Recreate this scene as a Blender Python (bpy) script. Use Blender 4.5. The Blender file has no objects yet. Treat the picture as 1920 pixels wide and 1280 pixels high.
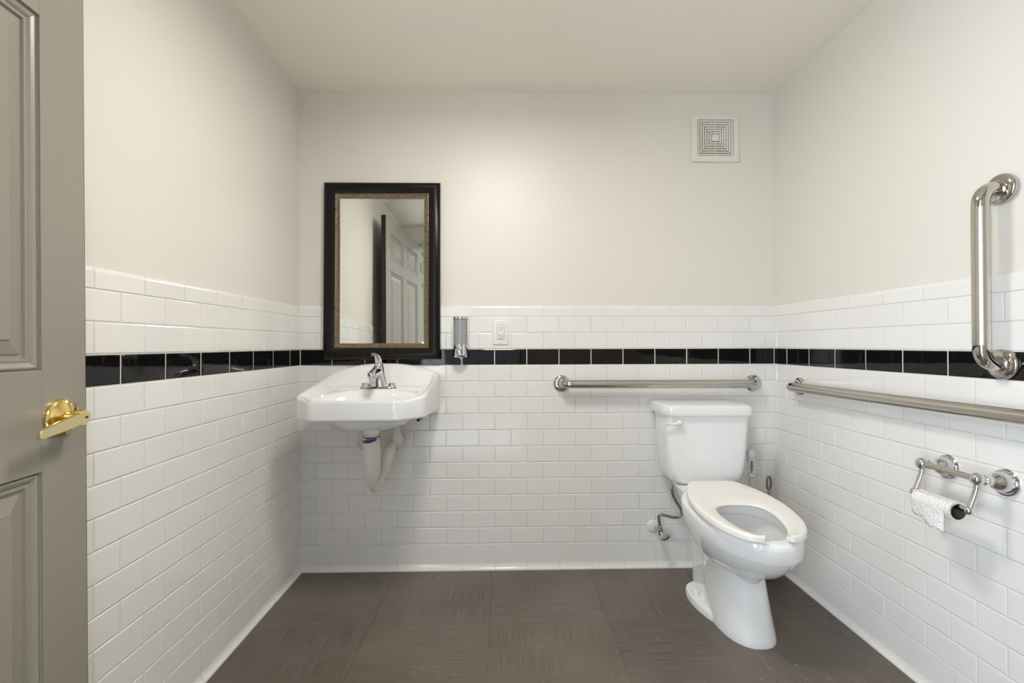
import bpy, bmesh, math, random
from mathutils import Vector, Matrix
random.seed(7)
PI = math.pi
sc = bpy.context.scene
C = sc.collection
T = 0.154                     # pitch of the wall tiles (6 in tile + joint)
W = 14.728 * T                # room width
Q = 0.50078 * T               # course height
COVE = 0.78737 * T            # cove base height
ZB = COVE + 11 * Q            # bottom of the black band
ZT = ZB + Q                   # top of the black band
ZC = ZT + 2 * Q               # bottom of the cap course
CAP = ZC + 0.33642 * T        # top of the tiling
H = 2.2798                    # ceiling
D = 2.222                     # room depth

# ------------------------------------------------------------------ camera, world, light
def make_camera():
    yaw, pitch, roll = 0.02128, 0.00665, -0.00279
    cy, sy, cp, sp = math.cos(yaw), math.sin(yaw), math.cos(pitch), math.sin(pitch)
    f = Vector((sy * cp, cy * cp, sp)); r0 = Vector((cy, -sy, 0)); u0 = r0.cross(f)
    r = math.cos(roll) * r0 + math.sin(roll) * u0
    u = -math.sin(roll) * r0 + math.cos(roll) * u0
    cd = bpy.data.cameras.new('camera'); co = bpy.data.objects.new('camera', cd); C.objects.link(co)
    m = Matrix((r, u, -f)).transposed().to_4x4()
    m.translation = Vector((0.95481, -2.20216, 1.06719))
    co.matrix_world = m
    cd.sensor_width = 36.0; cd.lens = 864.92 / 1920 * 36; cd.clip_start = 0.01
    sc.camera = co
make_camera()
sc.view_settings.view_transform = 'Standard'
sc.view_settings.look = 'None'
sc.view_settings.gamma = 1
sc.view_settings.exposure = 0.20
sc.view_settings.use_curve_mapping = False
sc.cycles.max_bounces = 14
sc.cycles.diffuse_bounces = 8
sc.cycles.glossy_bounces = 6
sc.cycles.sample_clamp_indirect = 40
sc.cycles.use_denoising = True
wd = bpy.data.worlds.new('world'); sc.world = wd; wd.use_nodes = True
bg = wd.node_tree.nodes['Background']; bg.inputs[0].default_value = (0.80, 0.90, 1.0, 1); bg.inputs[1].default_value = 2.2

def area(name, loc, rot, sx, sy, power, col, shape='RECTANGLE', spread=PI):
    l = bpy.data.lights.new(name, 'AREA'); l.shape = shape; l.size = sx
    if shape in ('RECTANGLE', 'ELLIPSE'): l.size_y = sy
    l.energy = power; l.color = col; l.spread = spread
    o = bpy.data.objects.new(name, l); C.objects.link(o); o.location = loc; o.rotation_euler = rot
    return o
LAMP = (0.93, -1.02)
area('ceiling_lamp_light', (LAMP[0], LAMP[1], H - 0.098), (0, 0, 0), 0.33, 0.33, 13.0, (1.0, 0.95, 0.88), 'DISK')
area('hall_daylight_side', (-0.66, -3.25, 1.30), (0, -PI / 2, 0), 2.0, 1.5, 125.0, (0.76, 0.88, 1.0))
area('hall_daylight_end', (-0.10, -4.28, 1.20), (PI / 2, 0, 0), 0.5, 2.1, 10.0, (0.82, 0.91, 1.0))
area('added_hall_fill', (1.75, -3.1, 2.48), (0, 0, 0), 0.6, 0.6, 40.0, (1.0, 0.96, 0.90), 'DISK')  # added fill, raises the ambient light coming through the doorway

# ------------------------------------------------------------------ materials
def mat(name, col, rough=0.5, metal=0.0, bump=None, var=None, coat=0, trans=0, alpha=1, spec=0.5, objvar=0, aniso=0, ior=None):
    m = bpy.data.materials.new(name); m.use_nodes = True
    nt = m.node_tree; n = nt.nodes; p = n['Principled BSDF']
    c4 = (*col, 1)
    p.inputs['Base Color'].default_value = c4
    p.inputs['Roughness'].default_value = rough
    p.inputs['Metallic'].default_value = metal
    p.inputs['Coat Weight'].default_value = coat
    p.inputs['Coat Roughness'].default_value = 0.05
    p.inputs['Transmission Weight'].default_value = trans
    p.inputs['Specular IOR Level'].default_value = spec
    p.inputs['Anisotropic'].default_value = aniso
    p.inputs['Alpha'].default_value = alpha
    if ior: p.inputs['IOR'].default_value = ior
    tc = n.new('ShaderNodeTexCoord')
    if bump:                       # (scale, strength, distance)
        t = n.new('ShaderNodeTexNoise'); t.inputs['Scale'].default_value = bump[0]; t.inputs['Detail'].default_value = 3
        b = n.new('ShaderNodeBump'); b.inputs['Strength'].default_value = bump[1]; b.inputs['Distance'].default_value = bump[2]
        nt.links.new(tc.outputs['Object'], t.inputs['Vector']); nt.links.new(t.outputs['Fac'], b.inputs['Height'])
        nt.links.new(b.outputs['Normal'], p.inputs['Normal'])
    last = None
    if var:                        # (scale, colour b, lo, hi)
        t = n.new('ShaderNodeTexNoise'); t.inputs['Scale'].default_value = var[0]; t.inputs['Detail'].default_value = 4
        r = n.new('ShaderNodeMapRange'); r.inputs['From Min'].default_value = var[2]; r.inputs['From Max'].default_value = var[3]
        x = n.new('ShaderNodeMix'); x.data_type = 'RGBA'
        x.inputs[6].default_value = c4; x.inputs[7].default_value = (*var[1], 1)
        nt.links.new(tc.outputs['Object'], t.inputs['Vector']); nt.links.new(t.outputs['Fac'], r.inputs['Value'])
        nt.links.new(r.outputs['Result'], x.inputs['Factor']); last = x.outputs[2]
    if objvar:
        oi = n.new('ShaderNodeObjectInfo'); hs = n.new('ShaderNodeHueSaturation')
        mr = n.new('ShaderNodeMapRange'); mr.inputs['To Min'].default_value = 1 - objvar; mr.inputs['To Max'].default_value = 1 + objvar
        nt.links.new(oi.outputs['Random'], mr.inputs['Value']); nt.links.new(mr.outputs['Result'], hs.inputs['Value'])
        if last: nt.links.new(last, hs.inputs['Color'])
        else: hs.inputs['Color'].default_value = c4
        last = hs.outputs['Color']
    if last: nt.links.new(last, p.inputs['Base Color'])
    return m

M = {}
M['paint'] = mat('wall_paint', (0.735, 0.703, 0.648), 0.42, bump=(260, 0.12, 0.0006))
M['ceil'] = mat('ceiling_paint', (0.90, 0.86, 0.77), 0.85, bump=(200, 0.1, 0.0005))
M['tile'] = mat('white_glazed_tile', (0.80, 0.785, 0.765), 0.10, objvar=0.012, bump=(14, 0.06, 0.003))
M['black'] = mat('black_glazed_tile', (0.006, 0.0055, 0.006), 0.035, bump=(16, 0.06, 0.003), spec=0.35)
M['grout'] = mat('white_grout', (0.66, 0.64, 0.60), 0.85)
M['caulk'] = mat('white_corner_grout', (0.80, 0.78, 0.73), 0.6)
M['china'] = mat('vitreous_china', (0.85, 0.85, 0.85), 0.07, coat=0.3)
M['seat'] = mat('white_plastic_seat', (0.84, 0.82, 0.78), 0.22)
M['plastic'] = mat('white_plastic', (0.80, 0.78, 0.74), 0.3)
M['greyplastic'] = mat('pale_grey_plastic', (0.55, 0.55, 0.53), 0.35)
M['guard'] = mat('pipe_guard_vinyl', (0.66, 0.63, 0.58), 0.42, var=(9, (0.58, 0.55, 0.50), 0.45, 0.7))
M['chrome'] = mat('chrome', (0.66, 0.66, 0.67), 0.05, 1.0)
M['steel'] = mat('brushed_steel', (0.56, 0.53, 0.48), 0.24, 1.0, aniso=0.6, bump=(90, 0.05, 0.0004))
M['polish'] = mat('polished_steel', (0.56, 0.535, 0.50), 0.07, 1.0)
M['hose'] = mat('braided_steel', (0.36, 0.34, 0.30), 0.36, 1.0, bump=(700, 0.5, 0.0006))
M['dull'] = mat('dull_metal', (0.42, 0.38, 0.32), 0.3, 1.0)
M['brass'] = mat('polished_brass', (0.88, 0.66, 0.24), 0.10, 1.0)
M['brass2'] = mat('brushed_brass', (0.84, 0.74, 0.42), 0.30, 1.0)
M['door'] = mat('taupe_door_paint', (0.275, 0.253, 0.213), 0.32, bump=(60, 0.08, 0.0008))
M['doorback'] = mat('black_door_paint', (0.006, 0.006, 0.006), 0.4)
M['mirror'] = mat('silvered_glass', (0.90, 0.92, 0.90), 0.0, 1.0)
M['rubber'] = mat('black_rubber', (0.012, 0.012, 0.012), 0.5)
M['dark'] = mat('dark_void', (0.02, 0.018, 0.015), 0.7)
M['slot'] = mat('dark_slot', (0.05, 0.045, 0.04), 0.7)
M['blue'] = mat('blue_print', (0.02, 0.03, 0.14), 0.4)
M['ink'] = mat('black_print', (0.015, 0.015, 0.02), 0.4)
M['hallback'] = mat('hall_back_dimmed', (0.16, 0.17, 0.18), 0.6)  # hall paint darkened so the black tiles reflect this wall dimly
M['hallpaint'] = mat('hall_paint', (0.66, 0.66, 0.64), 0.6)
M['core'] = mat('cardboard_core', (0.10, 0.075, 0.05), 0.8)
M['tank_glass'] = mat('smoky_clear_plastic', (0.30, 0.31, 0.34), 0.08, coat=0.4, alpha=1)
M['lamp'] = mat('frosted_lamp_glass', (0.9, 0.88, 0.82), 0.4)
_p = M['lamp'].node_tree.nodes['Principled BSDF']
_p.inputs['Emission Color'].default_value = (1, 0.95, 0.88, 1); _p.inputs['Emission Strength'].default_value = 6.0

def wood_frame_mat():
    m = mat('espresso_ribbed_frame', (0.004, 0.002, 0.0018), 0.30, spec=0.28)
    nt = m.node_tree; n = nt.nodes; p = n['Principled BSDF']
    tc = n.new('ShaderNodeTexCoord'); w = n.new('ShaderNodeTexNoise'); mp = n.new('ShaderNodeMapping')
    mp.inputs['Scale'].default_value = (1, 1, 1)
    w.inputs['Scale'].default_value = 260; w.inputs['Detail'].default_value = 2
    b = n.new('ShaderNodeBump'); b.inputs['Strength'].default_value = 0.25; b.inputs['Distance'].default_value = 0.001
    sp = n.new('ShaderNodeSeparateXYZ'); cb = n.new('ShaderNodeCombineXYZ')
    nt.links.new(tc.outputs['Object'], sp.inputs[0]); nt.links.new(sp.outputs['Z'], cb.inputs['Z'])
    nt.links.new(cb.outputs[0], w.inputs['Vector']); nt.links.new(w.outputs['Fac'], b.inputs['Height'])
    nt.links.new(b.outputs['Normal'], p.inputs['Normal'])
    return m
M['frame'] = wood_frame_mat()
M['gold'] = mat('antique_silver_gold_liner', (0.24, 0.18, 0.11), 0.36, 0.75, var=(150, (0.06, 0.040, 0.024), 0.46, 0.72), bump=(220, 0.5, 0.001))

def tissue_mat():
    m = mat('crinkled_tissue', (0.85, 0.84, 0.83), 0.9, bump=(150, 1.0, 0.006))
    return m
M['tissue'] = tissue_mat()

def floor_mat(name, along_x):
    m = bpy.data.materials.new(name); m.use_nodes = True
    nt = m.node_tree; n = nt.nodes; p = n['Principled BSDF']; L = nt.links
    tc = n.new('ShaderNodeTexCoord')
    oi = n.new('ShaderNodeObjectInfo')
    add = n.new('ShaderNodeVectorMath'); add.operation = 'ADD'
    L.new(tc.outputs['Object'], add.inputs[0]); L.new(oi.outputs['Location'], add.inputs[1])
    def noise(scale, detail=2.0, rough=0.5):
        mp = n.new('ShaderNodeMapping'); mp.inputs['Scale'].default_value = scale
        t = n.new('ShaderNodeTexNoise'); t.inputs['Scale'].default_value = 1; t.inputs['Detail'].default_value = detail
        t.inputs['Roughness'].default_value = rough
        L.new(add.outputs[0], mp.inputs['Vector']); L.new(mp.outputs['Vector'], t.inputs['Vector'])
        return t.outputs['Fac']
    g = noise((7, 420, 1) if along_x else (420, 7, 1), 3)
    def rng(f, a, b, c=0.0, d=1.0):
        r = n.new('ShaderNodeMapRange'); r.inputs['From Min'].default_value = a; r.inputs['From Max'].default_value = b
        r.inputs['To Min'].default_value = c; r.inputs['To Max'].default_value = d
        L.new(f, r.inputs['Value']); return r.outputs['Result']
    def mix(f, a, b):
        x = n.new('ShaderNodeMix'); x.data_type = 'RGBA'
        L.new(f, x.inputs['Factor'])
        if isinstance(a, tuple): x.inputs[6].default_value = (*a, 1)
        else: L.new(a, x.inputs[6])
        if isinstance(b, tuple): x.inputs[7].default_value = (*b, 1)
        else: L.new(b, x.inputs[7])
        return x.outputs[2]
    c = mix(rng(g, 0.35, 0.65), (0.088, 0.070, 0.054), (0.160, 0.132, 0.107))
    big = noise((2.2, 2.2, 2.2), 3)
    c = mix(rng(big, 0.42, 0.68, 0, 0.45), c, (0.200, 0.174, 0.146))
    # worn scuffs: thin broken scratches and pale specks
    s1 = noise((34, 34, 1), 6, 0.7); s2 = noise((5, 5, 1), 2)
    mm = n.new('ShaderNodeMath'); mm.operation = 'MULTIPLY'
    L.new(rng(s1, 0.60, 0.70), mm.inputs[0]); L.new(rng(s2, 0.46, 0.66), mm.inputs[1])
    c = mix(mm.outputs[0], c, (0.33, 0.30, 0.26))
    v = n.new('ShaderNodeTexVoronoi'); v.inputs['Scale'].default_value = 16
    L.new(add.outputs[0], v.inputs['Vector'])
    c = mix(rng(v.outputs['Distance'], 0.035, 0.02), c, (0.36, 0.34, 0.30))
    hs = n.new('ShaderNodeHueSaturation'); L.new(c, hs.inputs['Color']); L.new(rng(oi.outputs['Random'], 0, 1, 0.95, 1.05), hs.inputs['Value'])
    L.new(hs.outputs['Color'], p.inputs['Base Color'])
    p.inputs['Roughness'].default_value = 0.46
    b = n.new('ShaderNodeBump'); b.inputs['Strength'].default_value = 0.35; b.inputs['Distance'].default_value = 0.0008
    L.new(g, b.inputs['Height']); L.new(b.outputs['Normal'], p.inputs['Normal'])
    return m
M['floor_x'] = floor_mat('brown_linear_tile_across', True)
M['floor_y'] = floor_mat('brown_linear_tile_lengthwise', False)

# ------------------------------------------------------------------ mesh helpers
def finish(name, bm, m, parent=None, smooth=True, sharp=35, origin=None):
    bmesh.ops.recalc_face_normals(bm, faces=bm.faces)
    me = bpy.data.meshes.new(name)
    org = Vector(parent.location) if parent is not None else (Vector(origin) if origin else Vector((0, 0, 0)))
    if parent is not None and parent.parent is not None: org = org + Vector(parent.parent.location)
    for v in bm.verts: v.co -= org
    bm.to_mesh(me); bm.free()
    if isinstance(m, (list, tuple)):
        for k in m: me.materials.append(k)
    else: me.materials.append(m)
    if smooth:
        me.polygons.foreach_set('use_smooth', [True] * len(me.polygons))
        me.set_sharp_from_angle(angle=math.radians(sharp))
    o = bpy.data.objects.new(name, me); C.objects.link(o)
    if parent is not None: o.parent = parent
    elif origin: o.location = origin
    return o

def thing(name, label, cat, loc, group=None, kind=None):
    o = bpy.data.objects.new(name, None); C.objects.link(o); o.location = loc
    o.empty_display_size = 0.05
    if label: o['label'] = label
    if cat: o['category'] = cat
    if group: o['group'] = group
    if kind: o['kind'] = kind
    return o

def box(bm, a, b, bev=0.0, seg=2):
    vs = [bm.verts.new((x, y, z)) for x in (a[0], b[0]) for y in (a[1], b[1]) for z in (a[2], b[2])]
    fs = [(0, 1, 3, 2), (4, 6, 7, 5), (0, 4, 5, 1), (2, 3, 7, 6), (0, 2, 6, 4), (1, 5, 7, 3)]
    faces = [bm.faces.new([vs[i] for i in f]) for f in fs]
    if bev > 0:
        es = list({e for f in faces for e in f.edges})
        bmesh.ops.bevel(bm, geom=es, offset=bev, segments=seg, profile=0.5, affect='EDGES')
    return vs

def rings(bm, rs, close=True, cap0=False, cap1=False):
    """rs: list of lists of points, bridged in order"""
    vv = [[bm.verts.new(p) for p in r] for r in rs]
    n = len(vv[0])
    for a, b in zip(vv, vv[1:]):
        for i in range(n if close else n - 1):
            j = (i + 1) % n
            bm.faces.new((a[i], a[j], b[j], b[i]))
    if cap0: bm.faces.new(vv[0][::-1])
    if cap1: bm.faces.new(vv[-1])
    return vv

def catmull(pts, k=6):
    out = []
    P = [Vector(p) for p in pts]
    for i in range(len(P) - 1):
        p0 = P[max(i - 1, 0)]; p1 = P[i]; p2 = P[i + 1]; p3 = P[min(i + 2, len(P) - 1)]
        for s in range(k):
            t = s / k
            out.append(0.5 * ((2 * p1) + (-p0 + p2) * t + (2 * p0 - 5 * p1 + 4 * p2 - p3) * t * t + (-p0 + 3 * p1 - 3 * p2 + p3) * t ** 3))
    out.append(P[-1]); return out

def tube(bm, pts, rad, seg=20, caps=True, flat=1.0, up=None):
    """sweep a circle along pts; rad = number or list (same length)"""
    P = [Vector(p) for p in pts]
    R = rad if isinstance(rad, (list, tuple)) else [rad] * len(P)
    tan = []
    for i in range(len(P)):
        a = P[max(i - 1, 0)]; b = P[min(i + 1, len(P) - 1)]
        tan.append((b - a).normalized())
    nrm = Vector(up) if up else (Vector((0, 0, 1)) if abs(tan[0].z) < 0.9 else Vector((1, 0, 0)))
    rs = []
    for i, p in enumerate(P):
        t = tan[i]
        nrm = (nrm - t * nrm.dot(t)).normalized()
        bi = t.cross(nrm)
        rs.append([p + R[i] * (math.cos(a) * nrm * flat + math.sin(a) * bi) for a in [2 * PI * k / seg for k in range(seg)]])
    return rings(bm, rs, True, caps, caps)

def lathe(bm, prof, origin, axis, seg=32, cap0=True, cap1=True):
    """prof: (radius, distance along axis)"""
    ax = Vector(axis).normalized(); o = Vector(origin)
    n = Vector((0, 0, 1)) if abs(ax.z) < 0.9 else Vector((1, 0, 0))
    n = (n - ax * n.dot(ax)).normalized(); b = ax.cross(n)
    rs = [[o + ax * h + r * (math.cos(a) * n + math.sin(a) * b) for a in [2 * PI * k / seg for k in range(seg)]] for r, h in prof]
    return rings(bm, rs, True, cap0, cap1)

def ball(bm, c, r, seg=20):
    lathe(bm, [(max(r * math.sin(PI * k / 12), 1e-5), -r * math.cos(PI * k / 12)) for k in range(13)], c, (0, 0, 1), seg, False, False)

def arc_path(p0, corner, p1, r, k=8):
    """p0 -> corner -> p1 with a rounded corner of radius r (right angle)"""
    p0, c, p1 = Vector(p0), Vector(corner), Vector(p1)
    a = (p0 - c).normalized(); b = (p1 - c).normalized()
    ctr = c + (a + b) * r
    out = []
    for i in range(k + 1):
        t = PI / 2 * i / k
        out.append(ctr - b * r * math.cos(t) - a * r * math.sin(t))
    return out

def frame_loft(bm, rect, prof, P):
    """mitred frame: rect (u0,v0,u1,v1) outer, prof list of (inset, height); P maps (u,v,h) to a point"""
    u0, v0, u1, v1 = rect
    rs = []
    for ins, h in prof:
        rs.append([P(u0 + ins, v0 + ins, h), P(u1 - ins, v0 + ins, h), P(u1 - ins, v1 - ins, h), P(u0 + ins, v1 - ins, h)])
    return rings(bm, rs, True)

# ------------------------------------------------------------------ room shell
def struct(name, bm, m, **k):
    o = finish(name, bm, m, smooth=False, **k); o['kind'] = 'structure'; return o
PT = 0.007    # tile thickness in front of the painted plane
bm = bmesh.new(); box(bm, (-0.15, -2.6, -0.12), (W + 0.15, 0.15, -0.008)); floor = struct('floor', bm, M['grout'])
bm = bmesh.new(); box(bm, (-0.2, -2.36, H), (W + 0.2, 0.2, H + 0.1)); struct('ceiling', bm, M['ceil'])
bm = bmesh.new(); box(bm, (-0.12, PT, -0.1), (W + 0.12, 0.12, H)); wall_back = struct('wall_back', bm, M['paint'])
bm = bmesh.new(); box(bm, (-0.12, -D - 0.12, -0.1), (-PT, PT, H)); wall_left = struct('wall_left', bm, M['paint'])
bm = bmesh.new(); box(bm, (W + PT, -D - 0.12, -0.1), (W + 0.12, PT, H)); wall_right = struct('wall_right', bm, M['paint'])
DX0, DX1, DH = 0.175, 1.120, 2.085
bm = bmesh.new()
box(bm, (-PT, -D - 0.12, 0), (DX0 - 0.02, -D, H)); box(bm, (DX1 + 0.02, -D - 0.12, 0), (W + PT, -D, H)); box(bm, (DX0 - 0.02, -D - 0.12, DH + 0.02), (DX1 + 0.02, -D, H))
struct('wall_front', bm, M['paint'])
bm = bmesh.new()
box(bm, (DX0 - 0.02, -D - 0.13, 0), (DX0, -D + 0.008, DH + 0.02), 0.002); box(bm, (DX1, -D - 0.13, 0), (DX1 + 0.02, -D + 0.008, DH + 0.02), 0.002)
box(bm, (DX0, -D - 0.13, DH), (DX1, -D + 0.008, DH + 0.02), 0.002)
struct('trim_1', bm, M['door'])
# hallway behind the camera, with its window
bm = bmesh.new(); box(bm, (-0.7, -4.5, -0.12), (2.9, -2.6, -0.008)); box(bm, (-0.7, -2.6, -0.12), (-0.15, -D - 0.12, -0.008)); box(bm, (W + 0.15, -2.6, -0.12), (2.9, -D - 0.12, -0.008)); struct('floor_hall', bm, M['hallpaint'])
bm = bmesh.new(); box(bm, (-0.8, -4.5, 2.5), (3.0, -2.36, 2.6)); struct('ceiling_hall', bm, M['hallpaint'])
bm = bmesh.new(); box(bm, (-0.8, -4.5, -0.1), (-0.7, -4.02, 2.5)); box(bm, (-0.8, -2.48, -0.1), (-0.7, -2.342, 2.5)); box(bm, (-0.8, -4.02, -0.1), (-0.7, -2.48, 0.28)); box(bm, (-0.8, -4.02, 2.32), (-0.7, -2.48, 2.5)); struct('wall_hall_left', bm, M['hallpaint'])
bm = bmesh.new(); box(bm, (2.9, -4.5, -0.1), (3.0, -2.342, 2.5)); struct('wall_hall_right', bm, M['hallpaint'])
bm = bmesh.new(); box(bm, (-0.7, -2.344, -0.1), (-0.121, -2.24, 2.5)); box(bm, (W + 0.121, -2.344, -0.1), (2.9, -2.24, 2.5)); struct('wall_hall_front', bm, M['hallpaint'])
bm = bmesh.new(); box(bm, (-0.7, -4.3, -0.1), (-0.36, -4.2, 2.5)); box(bm, (0.16, -4.3, -0.1), (2.9, -4.2, 2.5)); box(bm, (-0.36, -4.3, 2.28), (0.16, -4.2, 2.5)); box(bm, (-0.36, -4.3, -0.1), (0.16, -4.2, 0.1)); struct('wall_hall_back', bm, M['hallback'])

# ------------------------------------------------------------------ wall tiles, one object each, shared meshes
_tile_cache = {}
def tile_mesh(w, h, kind, m):
    """tile in local coords: x 0..w along the wall, z 0..h, front towards -y"""
    key = (round(w, 4), round(h, 4), kind, m.name)
    if key in _tile_cache: return _tile_cache[key]
    bm = bmesh.new(); g = 0.0009 if kind != 'black' else 0.0016; t = PT
    if kind in ('white', 'black'):
        e = 0.0028; d = 0.0011
        rs = [[(g + a, y, g + b) for a, b in ((i, i), (w - 2 * g - i, i), (w - 2 * g - i, h - 2 * g - i), (i, h - 2 * g - i))] for i, y in ((0, t - 0.0005), (0, d * 2), (e * 0.35, d * 0.7), (e, 0))]
        rings(bm, rs, True, True, True)
    elif kind == 'cap':           # bullnose: face curves back to the wall at the top
        prof = [(g, t - 0.0005), (g, 0.0012), (g + 0.0012, 0), (h - 0.012, 0), (h - 0.006, 0.0010), (h - 0.002, 0.0032), (h, 0.0062), (h, t - 0.0005)]
        rings(bm, [[(x, y, z) for z, y in prof] for x in (g, w - g)], True, True, True)
    elif kind == 'cove':          # cove base: foot sweeps out onto the floor
        prof = [(0.0, t - 0.0005), (h - g, t - 0.0005), (h - g, 0.0012), (h - g - 0.0012, 0), (0.030, 0), (0.022, -0.0012), (0.014, -0.0045), (0.008, -0.0095), (0.0055, -0.014), (0.0, -0.0145)]
        rings(bm, [[(x, y, z) for z, y in prof] for x in (g * 0.6, w - g * 0.6)], True, True, True)
    bmesh.ops.recalc_face_normals(bm, faces=bm.faces)
    me = bpy.data.meshes.new('tile'); bm.to_mesh(me); bm.free(); me.materials.append(m)
    if kind in ('cap', 'cove'):
        me.polygons.foreach_set('use_smooth', [True] * len(me.polygons)); me.set_sharp_from_angle(angle=math.radians(50))
        big = max(p.area for p in me.polygons)
        for p in me.polygons:
            if p.area > big * 0.55: p.use_smooth = False
    _tile_cache[key] = me
    return me

def tile_wall(parent, length, first, place, cove_shift=0.0):
    """place(u, z) -> (location, rotation z); first = joint offset of the black band"""
    rows = [(0.0, COVE, 'cove', 0.0)]
    for k in range(11): rows.append((COVE + k * Q, Q, 'white', 0.5 if (11 - k) % 2 else 0.0))
    rows += [(ZB, Q, 'black', 0.0), (ZT, Q, 'white', 0.5), (ZT + Q, Q, 'white', 0.0), (ZC, CAP - ZC, 'cap', 0.5)]
    for z, h, kind, off in rows:
        o = (first + off + (cove_shift if kind == 'cove' else 0)) % 1.0
        cuts = [-0.0009]
        x = o * T
        while x < length - 0.008:
            if x > 0.008: cuts.append(x)
            x += T
        cuts.append(length + 0.0009)
        for a, b in zip(cuts, cuts[1:]):
            me = tile_mesh(b - a, h, kind, M['black'] if kind == 'black' else M['tile'])
            t = bpy.data.objects.new('tile', me); C.objects.link(t)
            jit = random.uniform(-0.0003, 0.0003)
            place(t, a, b, z, jit)
            t.rotation_euler.x = random.uniform(-0.0015, 0.0015)
            t.parent = parent
def pb(t, a, b, z, j): t.location = (a, j, z)
def pl(t, a, b, z, j): t.location = (-j, -b, z); t.rotation_euler.z = PI / 2       # faces +x
def pr(t, a, b, z, j): t.location = (W + j, -a, z); t.rotation_euler.z = -PI / 2   # faces -x
tile_wall(wall_back, W, 0.96417, pb)
tile_wall(wall_left, D - 0.002, 0.65471, pl)
tile_wall(wall_right, D - 0.002, 0.6399, pr, 0.10)
for par, a, b in ((wall_back, (0, 0.0016, 0), (W, PT + 0.001, CAP - 0.004)), (wall_left, (-PT - 0.001, -D, 0), (-0.0016, 0, CAP - 0.004)), (wall_right, (W + 0.0016, -D, 0), (W + PT + 0.001, 0, CAP - 0.004))):
    bm = bmesh.new(); box(bm, a, b); g = finish('grout', bm, M['grout'], par, smooth=False)

for par, x0, x1 in ((wall_left, -0.004, 0.0013), (wall_right, W - 0.0013, W + 0.004)):
    bm = bmesh.new(); box(bm, (x0, -0.0013, 0.002), (x1, 0.004, CAP - 0.006)); g = finish('corner_grout', bm, M['caulk'], par, smooth=False)

# floor tiles: 18 in squares, grain turned a quarter on every other one
FT = 0.457; fx0 = 0.955 - 0.05; fy0 = -0.43
fm = {}
for i in range(-3, 4):
    for j in range(-1, 6):
        x0, x1 = max(fx0 + i * FT, 0.0), min(fx0 + (i + 1) * FT, W)
        y1, y0 = min(fy0 - (j - 1) * FT, 0.0), max(fy0 - j * FT, -D - 0.13)
        if x1 - x0 < 0.01 or y1 - y0 < 0.01: continue
        bm = bmesh.new(); g = 0.0003
        box(bm, (x0 + g, y0 + g, -0.008), (x1 - g, y1 - g, 0.0), 0.0004, 1)
        org = ((x0 + x1) / 2, (y0 + y1) / 2, 0)
        ob = finish('tile', bm, M['floor_x'] if (i + j) % 2 == 0 else M['floor_y'], None, smooth=False, origin=org)
        ob.parent = floor

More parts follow.
